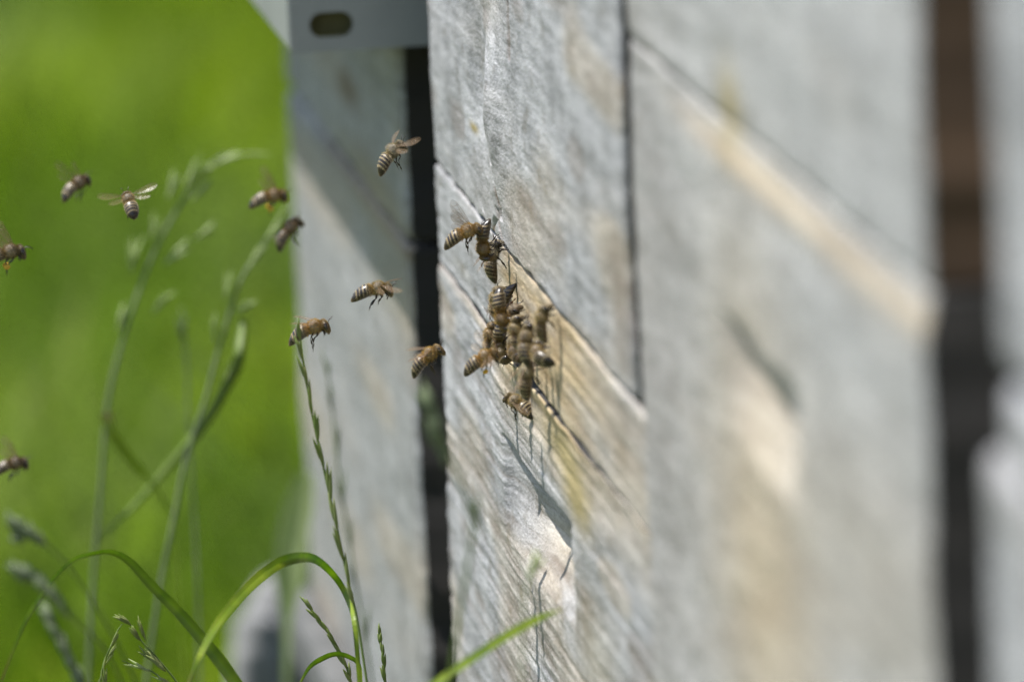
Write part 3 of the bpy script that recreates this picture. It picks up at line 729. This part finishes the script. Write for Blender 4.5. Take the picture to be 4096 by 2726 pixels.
wallb(2150, 1405, 162, 'blurred bee at the right end of the crowd with sun glints on its dark tail', off=.0045, curl=.055, fur='gold')
wallb(2108, 1482, 80, 'grey blurred bee hanging below the right end of the crowd with a black tail tip', off=.0048, tilt=9, curl=.0, fur='grey', wings='half', legs_='reach')
flyb(2058, 1603, 2.585, (-.74, .50, -.42), (.10, .72, .68), 'lowest bee, gold and black striped, just below the crowd with legs raised', wings='folded', fur='gold', legs_='dangle', curl=0.)

wallb(2050, 1262, 60, 'dark bee tucked behind the brown leg at the top of the crowd', off=.0036, curl=.055, fur='brown')
wallb(2062, 1405, 330, 'dark bee lying level along the slit in the lower part of the crowd', off=.0034, curl=.055, fur='brown', lv=1)
# ------------------------------------------------------------------ grasses in front
GREEN = leaf_mat('grass_stem', ((.10, .16, .03), (.16, .22, .05)), .25, .5, False)
BLADE = leaf_mat('grass_blade', None, .5, .34, True, .6)
PALE = leaf_mat('pale_spikelet', ((.30, .36, .15), (.46, .51, .26)), .4, .5, False)
DULL = leaf_mat('dark_spikelet', ((.11, .15, .075), (.22, .26, .14)), .25, .6, False)
SPK = leaf_mat('green_spikelet', ((.17, .23, .06), (.34, .36, .15)), .4, .45, False)
def path(pts, d, n=6):
    """pixel path (x, y[, depth]) -> world points"""
    return crom([at(p_[0], p_[1], p_[2] if len(p_) > 2 else d) for p_ in pts], n)
def to_ground(C):
    e = C[-1]; z_ = np.linspace(0, 1, 10)[1:]; dr = C[-1] - C[-3]; dr = dr / (abs(dr[2]) + 1e-6); dr = np.clip(dr, -.5, .5)
    k_ = e[2]; add = [np.array([e[0] + dr[0] * k_ * .35 * (1 - (1 - t_) ** 2), e[1] + dr[1] * k_ * .35 * (1 - (1 - t_) ** 2), k_ * (1 - t_)]) for t_ in z_]
    return np.concatenate([C, np.array(add)])
def rel(C): return C - C[-1], tuple(C[-1])
def ribbon(C, wfun, twist=0., tilt0=0., thick=.00025, cup=.25):
    C = np.array(C); T = np.gradient(C, axis=0); T /= np.linalg.norm(T, axis=1)[:, None] + 1e-9
    view = M3 @ np.array([0, 0, 1.]); V = []; n_ = len(C)
    for i in range(n_):
        s_ = np.cross(view, T[i]); s_ /= np.linalg.norm(s_) + 1e-9; b_ = np.cross(T[i], s_)
        a_ = tilt0 + twist * i / n_; w_ = s_ * math.cos(a_) + b_ * math.sin(a_); nn_ = np.cross(T[i], w_); hw = wfun(i / (n_ - 1)) / 2
        V += [C[i] - w_ * hw + nn_ * hw * cup, C[i] + nn_ * thick, C[i] + w_ * hw + nn_ * hw * cup, C[i] - nn_ * thick]
    Fc = [(i * 4 + k_, i * 4 + (k_ + 1) % 4, (i + 1) * 4 + (k_ + 1) % 4, (i + 1) * 4 + k_) for i in range(n_ - 1) for k_ in range(4)]
    return np.array(V), Fc + [(3, 2, 1, 0), tuple((n_ - 1) * 4 + k_ for k_ in range(4))]
def spikelet_mb(b_, base, dirn, L, r, n_=4, spread=.22):
    dirn = _n(np.array(dirn, float))
    for k_ in range(n_):
        side = _n(np.cross(dirn, rng.normal(0, 1, 3))); d_ = _n(dirn + side * spread * (.3 + .7 * rng.random())); o_ = base + dirn * L * .38 * k_ / max(1, n_)
        Lk = L * (.75 - .1 * k_ / n_); u_ = np.linspace(0, 1, 8); bend = side * L * .06
        P_ = [o_ + d_ * Lk * x_ + bend * x_ * x_ for x_ in u_]; R_ = [r * max(.04, math.sin(math.pi * min(1, x_ ** .75)) ** .8) * (1 if x_ < .95 else .3) for x_ in u_]
        b_.tube(P_, R_, 6, .7)
def stalk(label, pts, d, r=.0005, mat=GREEN, name='grass_stalk', spk=(), smat=SPK, group=None, leaves=(), tip=None):
    r *= .72
    if smat is PALE: spk = [(*q_[:5], q_[5] * .72, q_[6]) for q_ in spk]
    C = to_ground(path(pts, d)); root = empty(name, tuple(C[-1])); o3 = C[-1]
    tag(root, label, 'grass', group)
    n_ = len(C); R_ = np.interp(np.linspace(0, 1, n_), [0, .15, 1], [r * .45, r * .8, r * 1.2])
    MB().tube(C - o3, R_, 6).build('stem', mat, root)
    for (px, py, ex, ey, L, rr, k_) in spk:      # spikelet base pixel, tip pixel
        dd = d if len(pts[0]) < 3 else pts[0][2]
        b0 = at(px, py, dd); e0 = at(ex, ey, dd - .002); b_ = MB(); spikelet_mb(b_, b0 - o3, e0 - b0, np.linalg.norm(e0 - b0) if L is None else L, rr, k_)
        b_.build('spikelet', smat, root)
    for lp, ld, w_, tw in leaves:
        LC = path(lp, ld); V, Fc = ribbon(LC - o3, lambda u: w_ * math.sin(math.pi * min(1, .02 + u * .98) ** .6) ** .7 + .0003, tw); link('leaf', mesh_np('leaf', V, Fc), root, GREEN)
    return root
def px_seed(l): return sum(map(ord, l)) % 97
def blade(label, pts, d, w, twist=0., tilt=0., group='arching grass blades', mat=BLADE, wf=None):
    C = to_ground(path(pts, d, 8)); n_ = len(C); o3 = C[-1]
    f = wf or (lambda u: w * (min(1, u * 4) ** .7 * .97 + .03))
    V, Fc = ribbon(C - o3, f, twist, tilt); k4 = np.tile([0., 1., 0., 1.], n_); al = np.repeat(np.arange(n_), 4)
    nz_ = (.5 + vnoise(al * .37, al * 0 + px_seed(label), 3) * .8 + vnoise(al * 1.9, al * 0 + 3, 5) * .4)[:, None]
    cc = np.array([.13, .215, .010]) * (1 - nz_) + np.array([.28, .35, .018]) * nz_; cc = cc * (.82 + .3 * k4[:, None]); tipf = np.clip(1 - al / 5., 0, 1)[:, None]
    cc = cc * (1 - tipf * .8) + tipf * .8 * np.array([.26, .20, .08])
    o_ = link('arching_grass', mesh_np('arching_grass', V, Fc, False, cols=cc), None, mat); o_.location = o3
    return tag(o_, label, 'grass', group)

GS = 'flowering grass stalks'
# ryegrass spike, slim, alternate spikelets hugging the stem
rp = [(1192, 1270), (1208, 1420), (1245, 1640), (1290, 1850), (1345, 2100), (1395, 2330), (1430, 2480), (1470, 2740)]
sp_ = []; rc = crom([np.array(p_, float) for p_ in rp], 8)
for i, j in enumerate(range(2, 46, 4)):
    a_, b_ = rc[j + 3], rc[max(0, j - 3)]; s_ = -8 if i % 2 else 6
    sp_.append((a_[0], a_[1], b_[0] + s_, b_[1], None, .0009, 2))
stalk('slender green grass spike whose tip crosses the tail of a flying bee', [(x, y, 2.555) for x, y in rp], 2.555, .0006, spk=sp_, group=GS)
rp = [(1285, 1400), (1320, 1560), (1350, 1850), (1395, 2150), (1440, 2430), (1490, 2740)]
rc = crom([np.array(p_, float) for p_ in rp], 8); sp_ = [(rc[j + 3][0], rc[j + 3][1], rc[j][0] + (12 if j % 2 else -12), rc[j - 2][1], None, .0007, 2) for j in range(3, 34, 5)]
stalk('dull green blurred grass spike running parallel beside the slender one', [(x, y, 2.93) for x, y in rp], 2.93, .0007, mat=DULL, spk=sp_, smat=DULL, group=GS)
# sharp spikes at the lower edge
def spike(label, rp, d, r, smat=SPK, step=4, rr=.0006, off=11):
    rc = crom([np.array(p_, float) for p_ in rp], 8); sp_ = []
    off = off * .45; rr = rr * 1.5
    for i, j in enumerate(range(2, len(rc) - 6, step)):
        a_, b_ = rc[j + 4], rc[max(0, j - 3)]; s_ = -off if i % 2 else off
        sp_.append((a_[0], a_[1], b_[0] + s_, b_[1], None, rr, 2))
    return stalk(label, [(x, y, d) for x, y in rp], d, r, spk=sp_, smat=smat, group=GS)
spike('sharp dark green spike leaning left, tip just under the big arching blade', [(1198, 2382), (1270, 2470), (1335, 2560), (1380, 2650), (1415, 2760)], 2.62, .0005, rr=.00055)
spike('short sharp spike at the bottom edge, just left of the lower dark gap', [(1516, 2490), (1522, 2560), (1535, 2650), (1545, 2760)], 2.61, .0005, rr=.00055, off=8)
# nodding panicle, bottom left, in focus
stalk('sharp nodding grass head at the bottom left with several pointed spikelets', [(480, 2480, 2.6), (525, 2500, 2.6), (565, 2560, 2.6), (620, 2620, 2.6), (680, 2690, 2.6), (740, 2770, 2.6)], 2.6, .00042,
      spk=[(520, 2495, 452, 2455, None, .0007, 5), (525, 2500, 478, 2450, None, .0006, 3), (560, 2560, 512, 2498, None, .0008, 4), (585, 2565, 534, 2460, None, .0006, 3), (665, 2685, 590, 2595, None, .0009, 5), (620, 2650, 545, 2582, None, .0006, 3), (690, 2740, 640, 2700, None, .0006, 3)], group=GS)
stalk('sharp drooping side branch left of the nodding grass head', [(490, 2492, 2.6), (465, 2530, 2.6), (440, 2590, 2.6), (415, 2650, 2.6), (395, 2760, 2.6)], 2.6, .0004,
      spk=[(440, 2590, 484, 2515, None, .0007, 3), (425, 2640, 470, 2560, None, .0006, 3), (412, 2680, 450, 2590, None, .0005, 2), (420, 2760, 425, 2650, None, .0006, 3), (398, 2780, 402, 2700, None, .0006, 3)], group=GS)
stalk('sharp pale spikelet branch pointing left at the very bottom edge', [(488, 2640, 2.6), (560, 2668, 2.6), (610, 2685, 2.6), (660, 2730, 2.6), (690, 2790, 2.6)], 2.6, .0004,
      spk=[(605, 2684, 488, 2640, None, .0009, 3), (665, 2735, 610, 2690, None, .0006, 3)], smat=PALE, group=GS)
# blurred tall panicles on the left
stalk('tall blurred panicle with pale spikelets arching towards the far hive', [(905, 610, 3.0), (800, 700, 3.0), (690, 870, 3.0), (600, 1050, 3.0), (500, 1330, 3.0), (430, 1620, 3.0), (400, 2000, 3.0), (375, 2300, 3.0), (350, 2760, 3.0)], 3.0, .0011, mat=DULL,
      spk=[(670, 800, 712, 670, None, .0016, 3), (740, 760, 830, 610, None, .0016, 3), (790, 720, 860, 640, None, .0014, 3), (860, 660, 1000, 590, None, .0015, 3), (940, 620, 1110, 595, None, .0010, 2), (760, 810, 870, 720, None, .0016, 3), (650, 1060, 770, 950, None, .0016, 3), (770, 960, 890, 890, None, .0015, 3), (530, 1100, 545, 920, None, .0016, 3), (600, 960, 640, 840, None, .0014, 3), (610, 1260, 700, 1140, None, .0013, 3), (470, 1330, 500, 1200, None, .0013, 3)], smat=PALE, group='tall blurred panicles on the left')
stalk('tall blurred panicle crossed by a long dark leaf, left of the far hive', [(1140, 830, 2.95), (1040, 1000, 2.95), (960, 1130, 2.95), (880, 1380, 2.95), (820, 1600, 2.95), (740, 1850, 2.95), (700, 2050, 2.95), (640, 2350, 2.95), (580, 2760, 2.95)], 2.95, .0010, mat=DULL,
      spk=[(1060, 960, 1180, 800, None, .0013, 3), (900, 1200, 935, 1075, None, .0014, 3), (945, 1260, 1025, 1180, None, .0014, 3), (860, 1380, 855, 1240, None, .0013, 3), (900, 1520, 960, 1400, None, .0013, 3), (990, 1080, 1060, 960, None, .0012, 3)], smat=PALE,
      leaves=[([(975, 1280, 2.95), (958, 1420, 2.94), (930, 1500, 2.95), (820, 1690, 2.97), (680, 1860, 2.99), (520, 2040, 3.0), (380, 2170, 3.0)], 2.95, .0038, .5)], group='tall blurred panicles on the left')
stalk('thin blurred bare stem standing between the two tall panicles', [(725, 1230), (745, 1420), (752, 1600), (765, 1850), (790, 2300), (800, 2760)], 3.05, .0008, mat=DULL, smat=DULL, spk=[(735, 1380, 722, 1240, None, .0010, 3)], group=GS)
blade('bluish grey blurred leaf hanging between the two tall panicles', [(425, 1650), (455, 1740), (540, 1850), (620, 1940), (665, 2020), (692, 2080), (700, 2160)], 2.98, .0042, 1.0, .3, group='blurred grass leaves', wf=lambda u: .0042 if u < .35 else .002)
stalk('dark fuzzy grass head low at the left border, upper of the pair', [(20, 2040, 2.32), (110, 2110, 2.32), (190, 2180, 2.32), (300, 2300, 2.34), (430, 2500, 2.36), (560, 2760, 2.38)], 2.32, .0006, mat=GREEN,
      spk=[(80, 2150, 15, 2050, None, .0016, 5), (120, 2160, 50, 2060, None, .0016, 5), (160, 2180, 90, 2080, None, .0015, 5), (185, 2190, 130, 2110, None, .0012, 4), (90, 2170, 40, 2140, None, .0014, 4)], smat=DULL, group='dark fuzzy grass heads at the left border')
stalk('dark fuzzy grass head low at the left border, lower of the pair', [(40, 2240, 2.32), (120, 2300, 2.32), (200, 2370, 2.32), (300, 2480, 2.34), (420, 2600, 2.36), (500, 2760, 2.38)], 2.32, .0006, mat=GREEN,
      spk=[(110, 2330, 35, 2240, None, .0016, 5), (160, 2350, 80, 2250, None, .0017, 5), (210, 2390, 130, 2290, None, .0017, 5), (250, 2430, 180, 2340, None, .0014, 5), (280, 2470, 220, 2390, None, .0012, 4)], smat=DULL, group='dark fuzzy grass heads at the left border')
stalk('long dark blurred seed head rising from the bottom edge at the left', [(170, 2420, 2.36), (215, 2510, 2.36), (265, 2610, 2.36), (320, 2760, 2.36)], 2.36, .0008, mat=DULL,
      spk=[(215, 2520, 165, 2400, None, .0016, 4), (250, 2580, 190, 2460, None, .0016, 5), (280, 2640, 230, 2530, None, .0018, 5), (310, 2700, 250, 2600, None, .0019, 5), (345, 2760, 290, 2650, None, .0019, 5)], smat=DULL, group=GS)
# arching blades
blade('broad bright blade arching from the bottom to a shiny bend beside the slender spike', [(745, 2760, 2.52), (800, 2620, 2.52), (880, 2480, 2.53), (1000, 2340, 2.54), (1110, 2255, 2.55), (1200, 2228, 2.56), (1270, 2240, 2.57), (1345, 2310, 2.58), (1395, 2400, 2.58), (1420, 2500, 2.57), (1440, 2740, 2.57)], 2.55, .0036, .9, -.35, wf=lambda u: float(np.interp(u, [0, .12, .3, .42, .55, .62, .9, 1], [.0012, .0022, .0036, .0034, .0024, .0020, .0015, .0015])))
blade('long thin blade arching over the lower left corner down to the right', [(5, 2720, 2.52), (90, 2500, 2.53), (170, 2370, 2.54), (215, 2310, 2.54), (290, 2240, 2.545), (370, 2212, 2.55), (450, 2207, 2.55), (520, 2245, 2.55), (610, 2340, 2.55), (720, 2450, 2.55), (840, 2590, 2.55), (960, 2750, 2.55)], 2.55, .0042, -.9, .9, wf=lambda u: float(np.interp(u, [0, .08, .16, .24, .45, .6, .85, 1], [.0009, .0019, .0024, .0014, .0015, .0028, .0040, .0036])))
blade('small thin blade curling over at the bottom edge beside the sharp dark spike', [(1185, 2760, 2.6), (1235, 2670, 2.6), (1290, 2630, 2.6), (1345, 2612, 2.6), (1400, 2625, 2.6), (1438, 2660, 2.6), (1445, 2760, 2.6)], 2.6, .0018, .8, .2)
blade('blurred green blade slanting up across the front of the middle hive at the bottom', [(2260, 2432, 2.40), (2150, 2475, 2.40), (2030, 2540, 2.40), (1900, 2625, 2.40), (1790, 2700, 2.40), (1650, 2800, 2.40)], 2.40, .0028, .3, .3)
blade('pale yellow green blurred blade standing at the left edge of the far hive', [(1225, 1890, 3.25), (1200, 2000, 3.25), (1172, 2130, 3.25), (1158, 2280, 3.25), (1150, 2500, 3.25), (1145, 2750, 3.25)], 3.25, .010, .1, 0., group='blurred grass leaves', mat=PALE, wf=lambda u: float(np.interp(u, [0, .2, .5, .65, 1], [.006, .012, .012, .003, .002])))
stalk('very blurred dark green panicle hanging over the dark gap and the middle hive', [(1690, 1520, 2.26), (1740, 1660, 2.26), (1790, 1800, 2.26), (1860, 1980, 2.27), (1890, 2100, 2.27), (1860, 2320, 2.28), (1790, 2760, 2.30)], 2.26, .0008, mat=GREEN,
      spk=[(1750, 1700, 1690, 1530, None, .0020, 4), (1745, 1790, 1725, 1640, None, .0018, 4), (1780, 1870, 1765, 1740, None, .0012, 3), (1905, 2140, 1880, 1960, None, .0016, 4)], smat=DULL, group='very blurred grass close to the lens')
stalk('very blurred pale tip of a grass stalk below the worn hand hold', [(2165, 2190, 2.33), (2135, 2250, 2.33), (2110, 2330, 2.33), (2095, 2420, 2.33), (2085, 2760, 2.33)], 2.33, .0003, mat=GREEN,
      spk=[(2115, 2320, 2165, 2190, None, .0015, 4)], smat=PALE, group='very blurred grass close to the lens')

# pale stones lying behind the spikes
def stone(label, px, py, d, r, seed):
    c_ = at(px, py, d); v_, f_ = ellipsoid(np.zeros(3), (r, r * .9, r * .8), nu=24, nv=16)
    k_ = 1 + .35 * vnoise(v_[:, 0] / r * 1.7 + seed, v_[:, 2] / r * 1.7 + v_[:, 1] / r, seed); v_ = v_ * k_[:, None]
    o_ = link('stone', mesh_np('stone', v_, f_), None, STONE); o_.location = c_; return tag(o_, label, 'stone', 'pale stones')

STONE2 = simple('mid_grey_stone', (.12, .12, .12), (.22, .22, .21), 40, .9, bump=.5, dist=.004)
def ground_stone(label, px, py, d, r, seed):
    c_ = at(px, py, d); v_, f_ = ellipsoid(np.zeros(3), (r, r * 1.1, r * 1.15), nu=24, nv=16)
    k_ = 1 + .5 * vnoise(v_[:, 0] / r * 1.7 + seed, v_[:, 2] / r * 1.7 + v_[:, 1] / r, seed); v_ = v_ * k_[:, None]
    v_[:, 2] = np.where(v_[:, 2] < 0, v_[:, 2] * (c_[2] / r / 1.1), v_[:, 2])
    o_ = link('stone', mesh_np('stone', v_, f_), None, STONE2); o_.location = c_; return tag(o_, label, 'stone', 'pale stones')
ground_stone('blurred pale grey stone behind the bright arching blade, left of the far hive', 1020, 2600, 3.7, .013, 3)
ground_stone('blurred pale grey stone against the foot of the far hive', 1120, 2470, 3.75, .016, 8)
